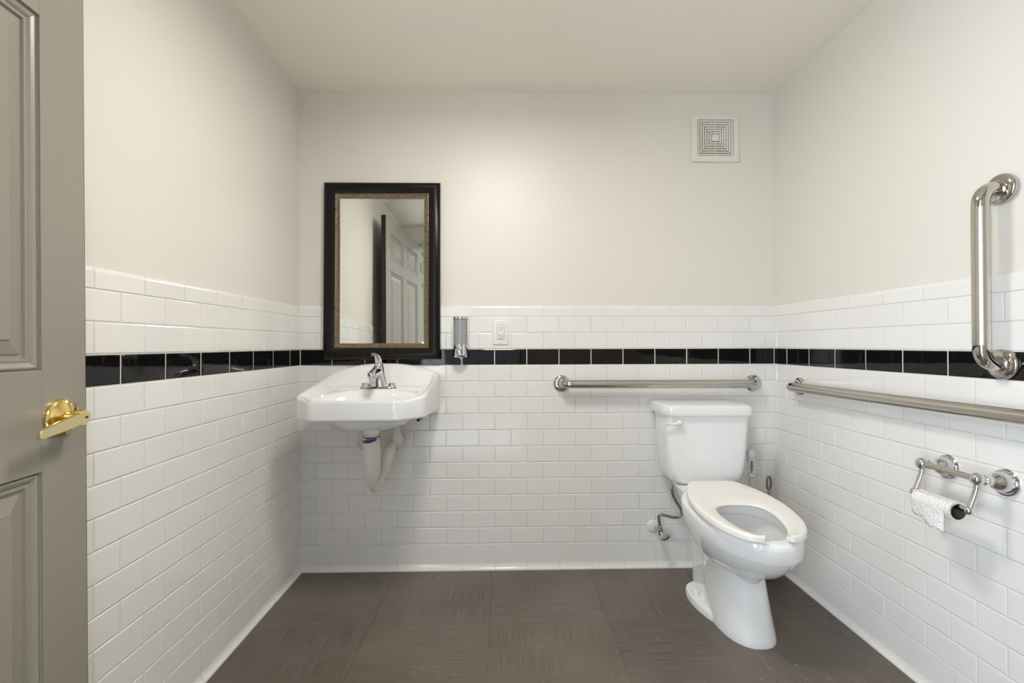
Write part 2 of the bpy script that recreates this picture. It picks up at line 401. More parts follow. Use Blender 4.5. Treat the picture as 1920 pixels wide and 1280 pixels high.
# ------------------------------------------------------------------ door (open, left), hinged at the front wall
def door():
    free = Vector((0.104, -1.242, 0.016)); ang = math.radians(5.8)
    du = Vector((math.sin(ang), -math.cos(ang), 0)); dn = Vector((math.cos(ang), math.sin(ang), 0))
    lean = math.radians(0.6)
    dz = Vector((-math.sin(lean), 0, math.cos(lean)))
    free = free + Vector((math.sin(lean) * 1.05, 0, 0))
    P = lambda u, v, h: free + du * u + dz * v + dn * h
    root = thing('door_1', 'taupe six-panel door standing open against the left wall', None, free, kind='structure')
    WD, HD, TH = 0.914, 2.058, 0.035
    def slab(name, u0, v0, u1, v1, h0=-TH + 0.003, h1=0.0, bev=0.0006, m=None):
        bm = bmesh.new(); box(bm, (u0, v0, h0), (u1, v1, h1), bev, 1)
        for v in bm.verts: v.co = P(*v.co)
        return finish(name, bm, m or M['door'], root, smooth=False)
    S = 0.100; MU = 0.095
    z1, z2, z3, z4, z5, z6 = 0.235, 0.822, 1.006, 1.658, 1.745, 1.945
    slab('stile', 0, 0, S, HD); slab('stile', WD - S, 0, WD, HD)
    for a, b in ((0, z1), (z2, z3), (z4, z5), (z6, HD)): slab('rail', S, a, WD - S, b)
    cu = WD / 2
    for a, b in ((z1, z2), (z3, z4), (z5, z6)): slab('mullion', cu - MU / 2, a, cu + MU / 2, b)
    for u0, u1 in ((S, cu - MU / 2), (cu + MU / 2, WD - S)):
        for a, b in ((z1, z2), (z3, z4), (z5, z6)):
            bm = bmesh.new()
            prof = [(0.0, -0.004), (0.002, -0.0075), (0.004, -0.0045), (0.007, -0.0035), (0.012, -0.0055), (0.016, -0.0095), (0.018, -0.0085), (0.022, -0.0085), (0.024, -0.0135), (0.030, -0.0135), (0.031, -0.0115), (0.055, -0.0055), (0.056, -0.0035)]
            vv = frame_loft(bm, (u0, a, u1, b), prof, P)
            bm.faces.new(vv[-1])
            back = [bm.verts.new(P(*c)) for c in ((u0, a, -TH + 0.004), (u1, a, -TH + 0.004), (u1, b, -TH + 0.004), (u0, b, -TH + 0.004))]
            for i in range(4):
                j = (i + 1) % 4
                bm.faces.new((back[i], back[j], vv[0][j], vv[0][i]))
            bm.faces.new(back)
            finish('panel', bm, M['door'], root, smooth=False)
    # black outside face and edges
    bm = bmesh.new(); box(bm, (-0.0006, 0.0, -TH), (WD + 0.0006, HD, -TH + 0.003), 0.0005, 1)
    box(bm, (-0.0012, 0.0, -TH), (0.0, HD, -0.0005)); box(bm, (0, HD, -TH), (WD, HD + 0.0012, -0.0005))
    for v in bm.verts: v.co = P(*v.co)
    f = finish('outer_face', bm, M['doorback'], root, smooth=False); f['label'] = 'black painted outside face and edge'
    # brass lever: rosette, neck, lever
    kc = (0.062, 0.914, 0.0)
    bm = bmesh.new()
    lathe(bm, [(0.0365, 0.0), (0.0370, 0.004), (0.0362, 0.0065), (0.0335, 0.0085), (0.026, 0.0125), (0.017, 0.0150), (0.0135, 0.0165)], P(*kc), dn, 48)
    ros = finish('door_handle', bm, M['brass'], root, sharp=40); ros['label'] = 'polished brass lever handle'
    bm = bmesh.new()
    lathe(bm, [(0.0125, 0.012), (0.0125, 0.022), (0.0145, 0.026), (0.0145, 0.042)], P(*kc), dn, 28)
    finish('neck', bm, M['brass'], ros, sharp=40)
    bm = bmesh.new()   # lever: rounded head over the neck, tapering bar to the hinge side
    h0, h1 = 0.034, 0.043
    out = []
    for k in range(13):
        a = PI / 2 + PI * k / 12
        out.append((0.0105 * math.cos(a), 0.0105 * math.sin(a)))
    out += [(0.045, -0.0105), (0.094, -0.0085), (0.096, -0.0065), (0.096, 0.0050), (0.094, 0.0070), (0.045, 0.0095)]
    rs = []
    for ins, h in ((0.0, h0), (0.0, h1 - 0.0015), (0.0012, h1)):
        rs.append([P(kc[0] - 0.004 + u * (1 - ins * 12), kc[1] - 0.17 * u + v * (1 - ins * 60), h + 0.010 * max(0, (0.03 - u)) - 0.05 * max(0, u - 0.06)) for u, v in out])
    rings(bm, rs, True, True, True)
    finish('lever', bm, M['brass2'], ros, sharp=30)
    bm = bmesh.new(); lathe(bm, [(0.0021, 0.0), (0.0021, 0.0446)], P(kc[0] - 0.004, kc[1], 0), dn, 14); finish('pin_hole', bm, M['dark'], ros)
    for hz in (0.2, 1.0, 1.8):
        bm = bmesh.new(); lathe(bm, [(0.006, 0), (0.006, 0.09)], P(WD + 0.006, hz, 0.002), dz, 14)
        finish('hinge', bm, M['door'], root)
door()

# ------------------------------------------------------------------ mirror
def mirror():
    cx = 0.3895; zt = 1.835; zb = 0.9985; hw = 0.2735; hw_b = 0.2735
    t = math.radians(0.95)
    n = Vector((0, -math.cos(t), math.sin(t))); up = Vector((0, math.sin(-t) * -1 * -1, math.cos(t)))
    up = Vector((0, -math.sin(-t), math.cos(t)))   # top leans towards the wall
    up = Vector((0, math.sin(t), math.cos(t))); n = Vector((0, -math.cos(t), math.sin(t)))
    hh = (zt - zb) / 2 / math.cos(t)
    base = Vector((cx, -0.001 - 0.016, zb))
    root = thing('wall_mirror', 'rectangular mirror in a wide espresso frame with speckled gold liner, above the sink', 'mirror', base)
    P = lambda u, v, h: base + Vector((u, 0, 0)) + up * v + n * h
    R = (-hw, 0, hw, 2 * hh)
    bm = bmesh.new()
    prof = [(0.004, 0.0), (0.0, 0.002), (0.0, 0.008), (0.003, 0.0135), (0.010, 0.0195), (0.018, 0.0225), (0.027, 0.0235), (0.036, 0.0215), (0.045, 0.017), (0.0535, 0.011), (0.0535, 0.0)]
    frame_loft(bm, R, prof + [prof[0]], P)
    # top, bottom and side rails share one mitred moulding
    f = finish('frame', bm, M['frame'], root, sharp=50); f['label'] = 'dark espresso ribbed outer frame'
    bm = bmesh.new()
    prof = [(0.0530, 0.004), (0.0530, 0.0125), (0.0545, 0.0145), (0.0570, 0.0150), (0.0590, 0.0130), (0.0610, 0.0120), (0.0700, 0.0085), (0.0725, 0.0085), (0.0755, 0.0070), (0.0765, 0.0035)]
    frame_loft(bm, R, prof, P)
    f = finish('liner', bm, M['gold'], root, sharp=30); f['label'] = 'speckled antique gold liner'
    bm = bmesh.new()
    i0 = 0.074; bw = 0.0165; b = math.tan(math.radians(1.05)) * bw
    vv = frame_loft(bm, R, [(i0, 0.0035 + b), (i0 + bw, 0.0035)], P); bm.faces.new(vv[-1])
    finish('glass', bm, M['mirror'], root, smooth=False)
    bm = bmesh.new(); box(bm, (-hw + 0.01, 0.01, -0.001), (hw - 0.01, 2 * hh - 0.01, 0.002))
    for v in bm.verts: v.co = P(*v.co)
    finish('backing', bm, M['dark'], root, smooth=False)
mirror()

# ------------------------------------------------------------------ sink
def sink():
    cx = 0.400; root = thing('sink', 'white wall-hung sink with chamfered corners and raised arched back', 'sink', (cx, -0.02, 0.78))
    # plan outline (relative to cx, y), counter clockwise from the back right
    poly = [(0.258, -0.001), (0.256, -0.20), (0.253, -0.385), (0.170, -0.464), (-0.170, -0.464), (-0.253, -0.385), (-0.256, -0.20), (-0.258, -0.001)]
    rr = [0.012, 0.3, 0.022, 0.020, 0.020, 0.022, 0.3, 0.012]
    def rounded(poly, rad, k=6):
        out = []; n = len(poly)
        for i in range(n):
            p = Vector((*poly[i], 0)); a = Vector((*poly[i - 1], 0)) - p; b = Vector((*poly[(i + 1) % n], 0)) - p
            r = min(rad[i], a.length * 0.45, b.length * 0.45); a.normalize(); b.normalize()
            for s in range(k + 1):
                t = s / k
                out.append(p + a * r * (1 - t) ** 2 + b * r * t ** 2)
        return out
    base = rounded(poly, rr)
    # resample by arc length
    def resample(pts, N):
        L = [0]; n = len(pts)
        for i in range(n): L.append(L[-1] + (pts[(i + 1) % n] - pts[i]).length)
        out = []; j = 0
        for k in range(N):
            s = L[-1] * k / N
            while L[j + 1] < s: j += 1
            t = (s - L[j]) / max(L[j + 1] - L[j], 1e-9)
            out.append(pts[j].lerp(pts[(j + 1) % n], t))
        return out
    N = 160
    O = resample(base, N)
    c0 = Vector((0, -0.262, 0))
    sm = lambda t: max(0, min(1, t)) ** 2 * (3 - 2 * max(0, min(1, t)))
    def rim(x, y):
        t = (y + 0.44) / 0.44
        s = max(0.0, min(1.0, t))
        z = 0.858 + 0.008 * sm(s * 3.0) + 0.066 * s ** 1.15
        z += 0.050 * (1 - (abs(x) / 0.258) ** 2.4) * sm((y + 0.20) / 0.2)
        return z
    def dist_in(p):   # distance from the outline, back edge included
        d = 9
        for i in range(len(poly)):
            a = Vector((*poly[i], 0)); b = Vector((*poly[(i + 1) % len(poly)], 0))
            t = max(0, min(1, (p - a).dot(b - a) / (b - a).length_squared)); d = min(d, (a + (b - a) * t - p).length)
        return d
    def inner(p):
        # basin surface height at a plan point
        d = dist_in(p); zr = rim(p.x, p.y)
        deck = 0.842 + 0.034 * sm((p.y + 0.32) / 0.2)
        wall = sm((d - 0.014) / 0.050)
        z = zr + (deck - zr) * wall
        ex, ey = 0.200, 0.122; bx, by = 0.0, -0.300
        r = math.sqrt(((p.x - bx) / ex) ** 2 + ((p.y - by) / ey) ** 2)
        z -= 0.115 * sm((1.12 - r) / 0.62)
        return z
    bm = bmesh.new(); rs = []
    # underside and apron, from the bottom up
    def scaled(s, zf):
        return [Vector((cx, 0, 0)) + Vector(((c0 + (o - c0) * s).x, (c0 + (o - c0) * s).y, zf(c0 + (o - c0) * s))) for o in O]
    zbot = lambda p: 0.7815 - 0.014 * sm((p.y + 0.40) / 0.4)
    def under(p):
        r = math.sqrt((p.x / 0.20) ** 2 + ((p.y + 0.265) / 0.165) ** 2)
        return zbot(p) + 0.004 - 0.050 * sm((1.0 - r) / 0.28)
    for s in (0.02, 0.2, 0.35, 0.5, 0.6, 0.66, 0.72, 0.78, 0.85, 0.92): rs.append(scaled(s, under))
    rs.append(scaled(0.965, lambda p: zbot(p) + 0.004))
    rs.append(scaled(0.985, zbot)); rs.append(scaled(0.995, lambda p: zbot(p) + 0.002)); rs.append(scaled(1.0, lambda p: zbot(p) + 0.008))
    rs.append(scaled(1.0, lambda p: rim(p.x, p.y) - 0.012)); rs.append(scaled(0.998, lambda p: rim(p.x, p.y) - 0.005)); rs.append(scaled(0.990, lambda p: rim(p.x, p.y) - 0.0008))
    rs.append(scaled(0.975, lambda p: rim(p.x, p.y)))
    for k in range(1, 46):
        s = 0.965 * (1 - k / 46) ** 0.9 + 0.01
        rs.append(scaled(s, inner))
    rings(bm, rs, True, True, True)
    b = finish('basin', bm, M['china'], root, sharp=50)
    # drain and overflow
    bm = bmesh.new(); lathe(bm, [(0.021, 0), (0.021, 0.004), (0.017, 0.004), (0.014, 0.001)], (cx, -0.30, 0.7285), (0, 0, 1), 24); finish('drain', bm, M['chrome'], root)
    for dx, dy, a in ((0.075, -0.235, 0.9), (-0.14, -0.18, 0)):   # dark mounting bracket under the basin
        if a:
            bm = bmesh.new(); box(bm, (cx + 0.140, -0.20, 0.752), (cx + 0.195, -0.05, 0.762), 0.002); box(bm, (cx + 0.185, -0.20, 0.735), (cx + 0.195, -0.002, 0.77), 0.002); finish('bracket', bm, M['rubber'], root, smooth=False)
    return root
sink()

def faucet():
    cx = 0.402; y0 = -0.125; z0 = 0.8765
    root = thing('faucet', 'chrome single-lever faucet standing on the white sink', 'faucet', (cx, y0, z0))
    def Z(h): return z0 + h
    bm = bmesh.new()      # escutcheon plate with two squared ends
    rs = []
    for s, h in ((1.0, 0.0), (1.0, 0.004), (0.97, 0.006)):
        ring = []
        for k in range(40):
            a = 2 * PI * k / 40; ca, sa = math.cos(a), math.sin(a)
            ring.append((cx + 0.081 * s * math.copysign(abs(ca) ** 0.35, ca), y0 + 0.026 * s * math.copysign(abs(sa) ** 0.5, sa), Z(h)))
        rs.append(ring)
    rings(bm, rs, True, True, True)
    for sx in (-1, 1): 
        lathe(bm, [(0.0185, 0.003), (0.0175, 0.016), (0.0165, 0.020), (0.012, 0.0215)], (cx + sx * 0.060, y0, z0), (0, 0, 1), 24)
    finish('base_plate', bm, M['chrome'], root)
    bm = bmesh.new()      # flared body
    rs = []
    for w, d, h in ((0.044, 0.025, 0.0), (0.040, 0.0248, 0.014), (0.0345, 0.0245, 0.032), (0.030, 0.024, 0.050), (0.027, 0.0235, 0.068), (0.0250, 0.0225, 0.082), (0.0230, 0.0215, 0.090), (0.018, 0.018, 0.093)):
        rs.append([(cx + w * math.copysign(abs(math.cos(a)) ** 0.8, math.cos(a)), y0 + d * math.copysign(abs(math.sin(a)) ** 0.8, math.sin(a)), Z(h)) for a in [2 * PI * k / 32 for k in range(32)]])
    rings(bm, rs, True, True, True)
    finish('body', bm, M['chrome'], root)
    bm = bmesh.new()      # spout with aerator
    pts = catmull([(cx, y0, Z(0.060)), (cx, y0 - 0.035, Z(0.070)), (cx, y0 - 0.075, Z(0.068)), (cx, y0 - 0.112, Z(0.062))], 5)
    n = len(pts); tube(bm, pts, [0.024 - 0.006 * i / (n - 1) for i in range(n)], 20)
    lathe(bm, [(0.0165, 0.015), (0.0185, 0.011), (0.0185, -0.009), (0.0145, -0.011)], (cx, y0 - 0.106, Z(0.060)), (0, 0, 1), 24)
    finish('spout', bm, M['chrome'], root)
    bm = bmesh.new(); lathe(bm, [(0.0125, 0.0), (0.0125, -0.014), (0.010, -0.0145)], (cx, y0 - 0.106, Z(0.050)), (0, 0, 1), 20); finish('aerator', bm, M['chrome'], root)
    bm = bmesh.new(); lathe(bm, [(0.0205, 0.086), (0.0205, 0.094), (0.019, 0.102), (0.013, 0.110)], (cx, y0, z0), (0, 0, 1), 24)
    pts = catmull([(cx, y0 + 0.002, Z(0.092)), (cx, y0 - 0.002, Z(0.118)), (cx, y0 - 0.018, Z(0.138)), (cx, y0 - 0.045, Z(0.149)), (cx, y0 - 0.085, Z(0.150))], 5)
    n = len(pts); tube(bm, pts, [0.0185 - 0.007 * min(1, i / (n * 0.6)) + (0.0035 if i > n * 0.7 else 0) * (i - n * 0.7) / (n * 0.3) for i in range(n)], 18, flat=0.5, up=(0, 1, 0))
    finish('lever', bm, M['chrome'], root)
faucet()

def trap():
    x = 0.408; yt = -0.262
    root = thing('pipe_guard', 'white vinyl-covered trap pipe hanging under the sink', 'pipe', (x, yt, 0.45))
    bm = bmesh.new()
    lathe(bm, [(0.033, 0.0), (0.033, -0.038), (0.030, -0.040)], (x, yt, 0.738), (0, 0, 1), 28); finish('tailpiece', bm, M['plastic'], root)
    bm = bmesh.new()
    pts = catmull([(x, yt, 0.700), (x, yt, 0.640), (x + 0.001, yt, 0.580), (x + 0.002, yt + 0.003, 0.520), (x + 0.002, yt + 0.010, 0.475), (x + 0.006, yt + 0.034, 0.455), (x + 0.018, yt + 0.070, 0.500), (x + 0.036, yt + 0.105, 0.565), (x + 0.050, yt + 0.125, 0.604)], 5)
    n = len(pts); rad = []
    for i in range(n):
        t = i / (n - 1)
        rad.append(0.0305 + 0.006 * math.sin(min(1, t / 0.45) * PI) - 0.018 * max(0, 1 - abs(t - 0.60) / 0.26) - 0.006 * max(0, (t - 0.75) / 0.25))
    tube(bm, pts, rad, 24); finish('guard_cover', bm, M['guard'], root)
    bm = bmesh.new(); tube(bm, catmull([(x + 0.046, yt + 0.120, 0.600), (x + 0.052, yt + 0.15, 0.616), (x + 0.054, yt + 0.19, 0.618), (x + 0.054, -0.001, 0.618)], 5), 0.021, 20); finish('wall_arm', bm, M['guard'], root)
    bm = bmesh.new(); lathe(bm, [(0.0335, 0), (0.0335, -0.004)], (x, yt, 0.6885), (0.0, -0.05, 1), 28, False, False); b = finish('band', bm, M['ink'], root); b['label'] = 'thin dark band round the cover'
    # blue printed wave on the front of the cover
    bm = bmesh.new(); up = []; dn_ = []
    for k in range(13):
        a = math.radians(-62 + 118 * k / 12); t = k / 12
        cxx, cyy = x + 0.0352 * math.sin(a), yt - 0.0352 * math.cos(a)
        zt_ = 0.668 + 0.010 * t; th = 0.0085 * math.sin(PI * (0.12 + 0.80 * t)) 
        up.append((cxx, cyy, zt_ + th * 0.6)); dn_.append((cxx, cyy, zt_ - th))
    rings(bm, [up, dn_], False); b = finish('print', bm, M['blue'], root); b['label'] = 'dark blue printed swoosh'
    bm = bmesh.new()      # small capitals between the band and the swoosh
    for k in range(8):
        a = math.radians(-20 + 60 * k / 7)
        for dxx in (0, 0.0022):
            aa = a + dxx / 0.032
            c = Vector((x + 0.0345 * math.sin(aa), yt - 0.0345 * math.cos(aa), 0.6805 + 0.001 * k / 7))
            box(bm, c - Vector((0.0005, 0.0003, 0.0022)), c + Vector((0.0005, 0.0003, 0.0022)))
    finish('lettering', bm, M['ink'], root, smooth=False)
trap()

def stop_cover(px, lab, tail):
    root = thing('valve_cover', lab, 'valve cover', (px, -0.08, 0.60), 'supply valve covers under the sink')
    bm = bmesh.new()
    prof = [(0.001, 0.0), (0.008, 0.003), (0.020, 0.018), (0.0265, 0.038), (0.026, 0.052), (0.020, 0.072), (0.013, 0.092), (0.010, 0.105), (0.010, 0.155)]
    lathe(bm, prof, (px, -0.085, 0.590), (0, 0, 1), 26); finish('cover', bm, M['guard'], root)
    bm = bmesh.new(); tube(bm, [(px, -0.08, 0.625), (px, -0.001, 0.625)], 0.018, 18); finish('wall_stub', bm, M['guard'], root)
    if tail:
        bm = bmesh.new(); tube(bm, catmull([(px + 0.006, -0.08, 0.60), (px + 0.030, -0.075, 0.625), (px + 0.036, -0.07, 0.66), (px + 0.018, -0.07, 0.70), (px - 0.002, -0.075, 0.72)], 5), 0.0028, 8); finish('cord', bm, M['guard'], root)
stop_cover(0.476, 'white bulb-shaped valve cover right of the trap pipe under the sink', True)
stop_cover(0.318, 'white bulb-shaped valve cover half hidden behind the left of the trap pipe', False)

# ------------------------------------------------------------------ grab bars
def grab_bar(a, b, nrm, label, R=0.019, prot=0.057, rad=0.038):
    """a, b: flange centres on the wall, nrm: out of the wall"""
    a, b, nrm = Vector(a), Vector(b), Vector(nrm)
    root = thing('grab_bar', label, 'grab bar', (a + b) / 2, 'stainless grab bars')
    ca, cb = a + nrm * prot, b + nrm * prot
    pa = arc_path(a, ca, b + nrm * prot, rad, 10); pb_ = arc_path(a + nrm * prot, cb, b, rad, 10)
    d = (cb - ca).normalized()
    bm = bmesh.new(); tube(bm, [ca + d * (rad + 0.012), (ca + cb) / 2, cb - d * (rad + 0.012)], R, 32, False); finish('bar', bm, M['steel'], root)
    for p0, path, far in ((a, [a] + pa + [ca + d * (rad + 0.014)], 0), (b, [b] + pb_[::-1] + [cb - d * (rad + 0.014)], 1)):
        bm = bmesh.new(); tube(bm, path, R - 0.0002, 32, False); finish('elbow', bm, M['polish'], root)
        bm = bmesh.new()
        lathe(bm, [(0.0395, 0.0), (0.0395, 0.003), (0.0385, 0.006), (0.036, 0.0085), (0.030, 0.0115), (0.0225, 0.0125), (0.0205, 0.0145), (0.0193, 0.0145)], p0, nrm, 48)
        finish('flange', bm, M['polish'], root, sharp=30)
grab_bar((1.238, 0, 0.8815), (2.162, 0, 0.879), (0, -1, 0), 'horizontal steel grab bar on the back wall above the toilet tank')
grab_bar((W, -0.193, 0.879), (W, -1.260, 0.890), (-1, 0, 0), 'long horizontal steel grab bar on the right wall above the paper holder')
grab_bar((W, -1.020, 1.4725), (W, -1.020, 1.0120), (-1, 0, 0), 'vertical steel grab bar on the right wall, lower end on the black band')

# ------------------------------------------------------------------ toilet
TX = 1.862
def toilet():
    root = thing('toilet', 'white two-piece toilet with open-front seat in the right corner', 'toilet', (TX - 0.01, -0.35, 0.0))
    cxz = lambda z: 1.862 - 0.033 * min(1, max(0, z / 0.45))
    def sect(z, yb, yf, hw, nb=2.6, nf=2.2, N=72, cx=None, k=0.42):
        """egg section: yb..yf distances from the wall, widest k of the way from the back"""
        c = cxz(z) if cx is None else cx
        ym = yb + (yf - yb) * k; out = []
        for i in range(N):
            a = 2 * PI * i / N; ca, sa = math.cos(a), math.sin(a)
            n = nf if sa > 0 else nb
            x = hw * math.copysign(abs(ca) ** (2 / n), ca); y = (yf - ym if sa > 0 else ym - yb) * math.copysign(abs(sa) ** (2 / n), sa)
            out.append(Vector((c + x, -(ym + y), z)))
        return out
    tilt = lambda y: 0.0   # kept level
    bm = bmesh.new()
    # bowl outside, rim, and inside in one skin
    rs = [sect(0.0, 0.335, 0.603, 0.100, 5, 2.4, k=0.35), sect(0.010, 0.335, 0.605, 0.101, 5, 2.4, k=0.35), sect(0.03, 0.335, 0.602, 0.099, 5, 2.4, k=0.35), sect(0.10, 0.33, 0.592, 0.094, 5, 2.3, k=0.35), sect(0.18, 0.32, 0.582, 0.088, 5, 2.3, k=0.38),
          sect(0.236, 0.31, 0.578, 0.086, 4.5, 2.3, k=0.40), sect(0.252, 0.30, 0.588, 0.090, 4, 2.3, k=0.42), sect(0.255, 0.30, 0.606, 0.100, 3.5, 2.2, k=0.42),
          sect(0.263, 0.29, 0.636, 0.113, 3, 2.15), sect(0.286, 0.285, 0.684, 0.132, 3, 2.1), sect(0.325, 0.285, 0.728, 0.150, 3, 2.05), sect(0.36, 0.285, 0.750, 0.162, 3, 2.05), sect(0.375, 0.285, 0.756, 0.163, 3, 2.05),
          sect(0.3765, 0.283, 0.764, 0.170, 3, 2.05), sect(0.382, 0.282, 0.767, 0.172, 3, 2.05), sect(0.43, 0.28, 0.772, 0.174, 3, 2.05), sect(0.442, 0.28, 0.771, 0.173, 3, 2.05), sect(0.450, 0.283, 0.766, 0.168, 3, 2.05), sect(0.452, 0.29, 0.758, 0.163, 3, 2.05)]
    rs += [sect(0.4515, 0.43, 0.734, 0.124, 2.3, 2.1, k=0.45), sect(0.447, 0.437, 0.729, 0.119, 2.3, 2.1, k=0.45), sect(0.415, 0.437, 0.727, 0.118, 2.3, 2.1, k=0.45), sect(0.411, 0.431, 0.734, 0.124, 2.3, 2.1, k=0.45),
           sect(0.405, 0.428, 0.734, 0.125, 2.3, 2.1, k=0.45), sect(0.36, 0.435, 0.715, 0.116, 2.3, 2.1, k=0.45), sect(0.31, 0.45, 0.675, 0.096, 2.3, 2.1, k=0.45), sect(0.265, 0.465, 0.62, 0.072, 2.2, 2.1, k=0.45), sect(0.235, 0.48, 0.595, 0.052, 2.1, 2.1, k=0.45), sect(0.215, 0.49, 0.58, 0.035, 2, 2, k=0.45)]
    rings(bm, rs, True, True, True)
    for v in bm.verts:            # the rim slopes down a little towards the front
        t = max(0.0, min(1.0, (v.co.z - 0.33) / 0.09)); v.co.z -= 0.062 * (-v.co.y - 0.45) * t
    # rear trapway body, narrower, then the deck under the tank
    rs = [sect(0.0, 0.150, 0.40, 0.078, 4, 6, k=0.5), sect(0.06, 0.155, 0.40, 0.076, 4, 6, k=0.5), sect(0.16, 0.160, 0.40, 0.072, 4, 6, k=0.5), sect(0.25, 0.15, 0.42, 0.076, 4, 6, k=0.5), sect(0.32, 0.12, 0.42, 0.080, 4, 6, k=0.5), sect(0.375, 0.06, 0.42, 0.084, 5, 6, k=0.5), sect(0.40, 0.040, 0.42, 0.092, 5, 6, k=0.5), sect(0.436, 0.035, 0.42, 0.102, 5, 6, k=0.5), sect(0.444, 0.040, 0.415, 0.097, 5, 6, k=0.5)]
    rings(bm, rs, True, True, True)
    # foot plate with the floor bolts
    rs = [sect(0.0, 0.175, 0.52, 0.132, 2.6, 2.0, k=0.34), sect(0.020, 0.175, 0.52, 0.132, 2.6, 2.0, k=0.34), sect(0.027, 0.178, 0.515, 0.129, 2.6, 2.0, k=0.34), sect(0.030, 0.190, 0.505, 0.118, 2.6, 2.0, k=0.34)]
    rings(bm, rs, True, True, True)
    # filler web between trapway and bowl
    b = finish('bowl', bm, M['china'], root, sharp=42)
    for sx in (-1, 1):
        bm = bmesh.new(); lathe(bm, [(0.0145, 0.0), (0.0145, 0.012), (0.013, 0.020), (0.009, 0.024), (0.003, 0.0255)], (1.862 + sx * 0.108, -0.300, 0.028), (0, 0, 1), 22); finish('bolt_cap', bm, M['plastic'], root)
    # water in the bowl
    bm = bmesh.new(); rings(bm, [sect(0.2405, 0.478, 0.600, 0.056, 2, 2, k=0.45), sect(0.2406, 0.52, 0.54, 0.008, 2, 2, k=0.45)], True, False, True)
    finish('water', bm, mat('water_surface', (0.62, 0.66, 0.68), 0.02, coat=1.0), root)
    # seat: open front ring, dished towards the hole
    outp = [(0.046, 0.770), (0.066, 0.768), (0.090, 0.756), (0.118, 0.727), (0.145, 0.675), (0.160, 0.615), (0.167, 0.550), (0.164, 0.490), (0.153, 0.430), (0.134, 0.375), (0.108, 0.322), (0.092, 0.300), (0.070, 0.292), (0.035, 0.290), (0.0, 0.290)]
    inp = [(0.036, 0.757), (0.038, 0.744), (0.044, 0.737), (0.062, 0.712), (0.078, 0.680), (0.090, 0.635), (0.096, 0.590), (0.095, 0.560), (0.090, 0.540), (0.082, 0.524), (0.070, 0.511), (0.055, 0.502), (0.038, 0.497), (0.019, 0.4945), (0.0, 0.494)]
    SX = 1.822
    def dense(pp): return [(v.x, v.y) for v in catmull([(a, b, 0) for a, b in pp], 4)]
    o1, i1 = dense(outp), dense(inp)
    o2 = [(-a, b) for a, b in o1] + o1[::-1][1:]; i2 = [(-a, b) for a, b in i1] + i1[::-1][1:]
    zs = lambda y: 0.500 - 0.075 * (y - 0.290)
    cross = []
    for (ox, oy), (ix, iy) in zip(o2, i2):
        o_, i_ = Vector((ox, oy, 0)), Vector((ix, iy, 0)); w = (o_ - i_).length; d = (i_ - o_) / w
        ring = []
        for s, dzv in ((0.0, -0.020), (0.0, -0.008), (0.0015, -0.0035), (0.005, -0.0008), (0.011, 0.0), (w * 0.45, -0.003), (w * 0.75, -0.008), (w - 0.007, -0.0115), (w - 0.002, -0.0145), (w, -0.019), (w - 0.006, -0.022)):
            q = o_ + d * s; ring.append(Vector((SX + q.x, -q.y, zs(q.y) + dzv)))
        cross.append(ring)
    bm = bmesh.new(); rings(bm, cross, True, True, True)
    bmesh.ops.remove_doubles(bm, verts=bm.verts, dist=1e-5)
    s_ = finish('seat', bm, M['seat'], root, sharp=50); s_['label'] = 'open-front white plastic seat'
    for sx in (-1, 1):
        bm = bmesh.new(); box(bm, (SX + 0.02 + sx * 0.07 - 0.018, -0.300, 0.440), (SX + 0.02 + sx * 0.07 + 0.018, -0.262, 0.484), 0.006, 3); finish('hinge', bm, M['plastic'], root)
    for dx, dy in ((0.125, 0.40), (0.125, 0.65)):
        for sx in (-1, 1):
            bm = bmesh.new(); box(bm, (SX + sx * dx - 0.01, -dy - 0.012, 0.4505 - 0.062 * (dy - 0.45)), (SX + sx * dx + 0.01, -dy + 0.012, zs(dy) - 0.014), 0.002); finish('bumper', bm, M['plastic'], root)
    # tank
    def rrect(cx, y0, y1, hw, z, r, ch=0.0, N=6):
        """rounded rectangle; front corners chamfered by ch"""
        pts = [(-hw, -y0), (hw, -y0), (hw, -(y1 - ch)), (hw - ch * 0.55, -y1), (-hw + ch * 0.55, -y1), (-hw, -(y1 - ch))] if ch else [(-hw, -y0), (hw, -y0), (hw, -y1), (-hw, -y1)]
        out = []; n = len(pts)
        for i in range(n):
            p = Vector((*pts[i], 0)); a = Vector((*pts[i - 1], 0)) - p; b = Vector((*pts[(i + 1) % n], 0)) - p
            q = min(r, a.length * 0.45, b.length * 0.45); a.normalize(); b.normalize()
            for s in range(N + 1):
                t = s / N; v = p + a * q * (1 - t) ** 2 + b * q * t ** 2
                out.append(Vector((cx + v.x, v.y, z)))
        return out
    KX = 1.856
    bm = bmesh.new()
    lev = [(0.444, 0.05, 0.160, 0.110, 0.05), (0.447, 0.035, 0.172, 0.128, 0.05), (0.455, 0.028, 0.184, 0.146, 0.05), (0.470, 0.024, 0.191, 0.160, 0.045), (0.50, 0.022, 0.196, 0.168, 0.04), (0.56, 0.022, 0.199, 0.175, 0.035), (0.65, 0.022, 0.203, 0.180, 0.032), (0.765, 0.022, 0.207, 0.1845, 0.03)]
    rings(bm, [rrect(KX, a, b, hw, z, r) for z, a, b, hw, r in lev], True, True, True)
    finish('tank', bm, M['china'], root, sharp=40)
    bm = bmesh.new()
    LX = 1.858
    prof = [(0.008, 0.755), (0.002, 0.757), (0.0, 0.763), (0.0, 0.790), (0.002, 0.796), (0.008, 0.7995), (0.02, 0.8015), (0.05, 0.803), (0.085, 0.804)]
    rings(bm, [rrect(LX, 0.014 + i * 0.6, 0.226 - i, 0.2005 - i, z, 0.016, 0.040) for i, z in prof], True, True, True)
    finish('tank_lid', bm, M['china'], root, sharp=40)
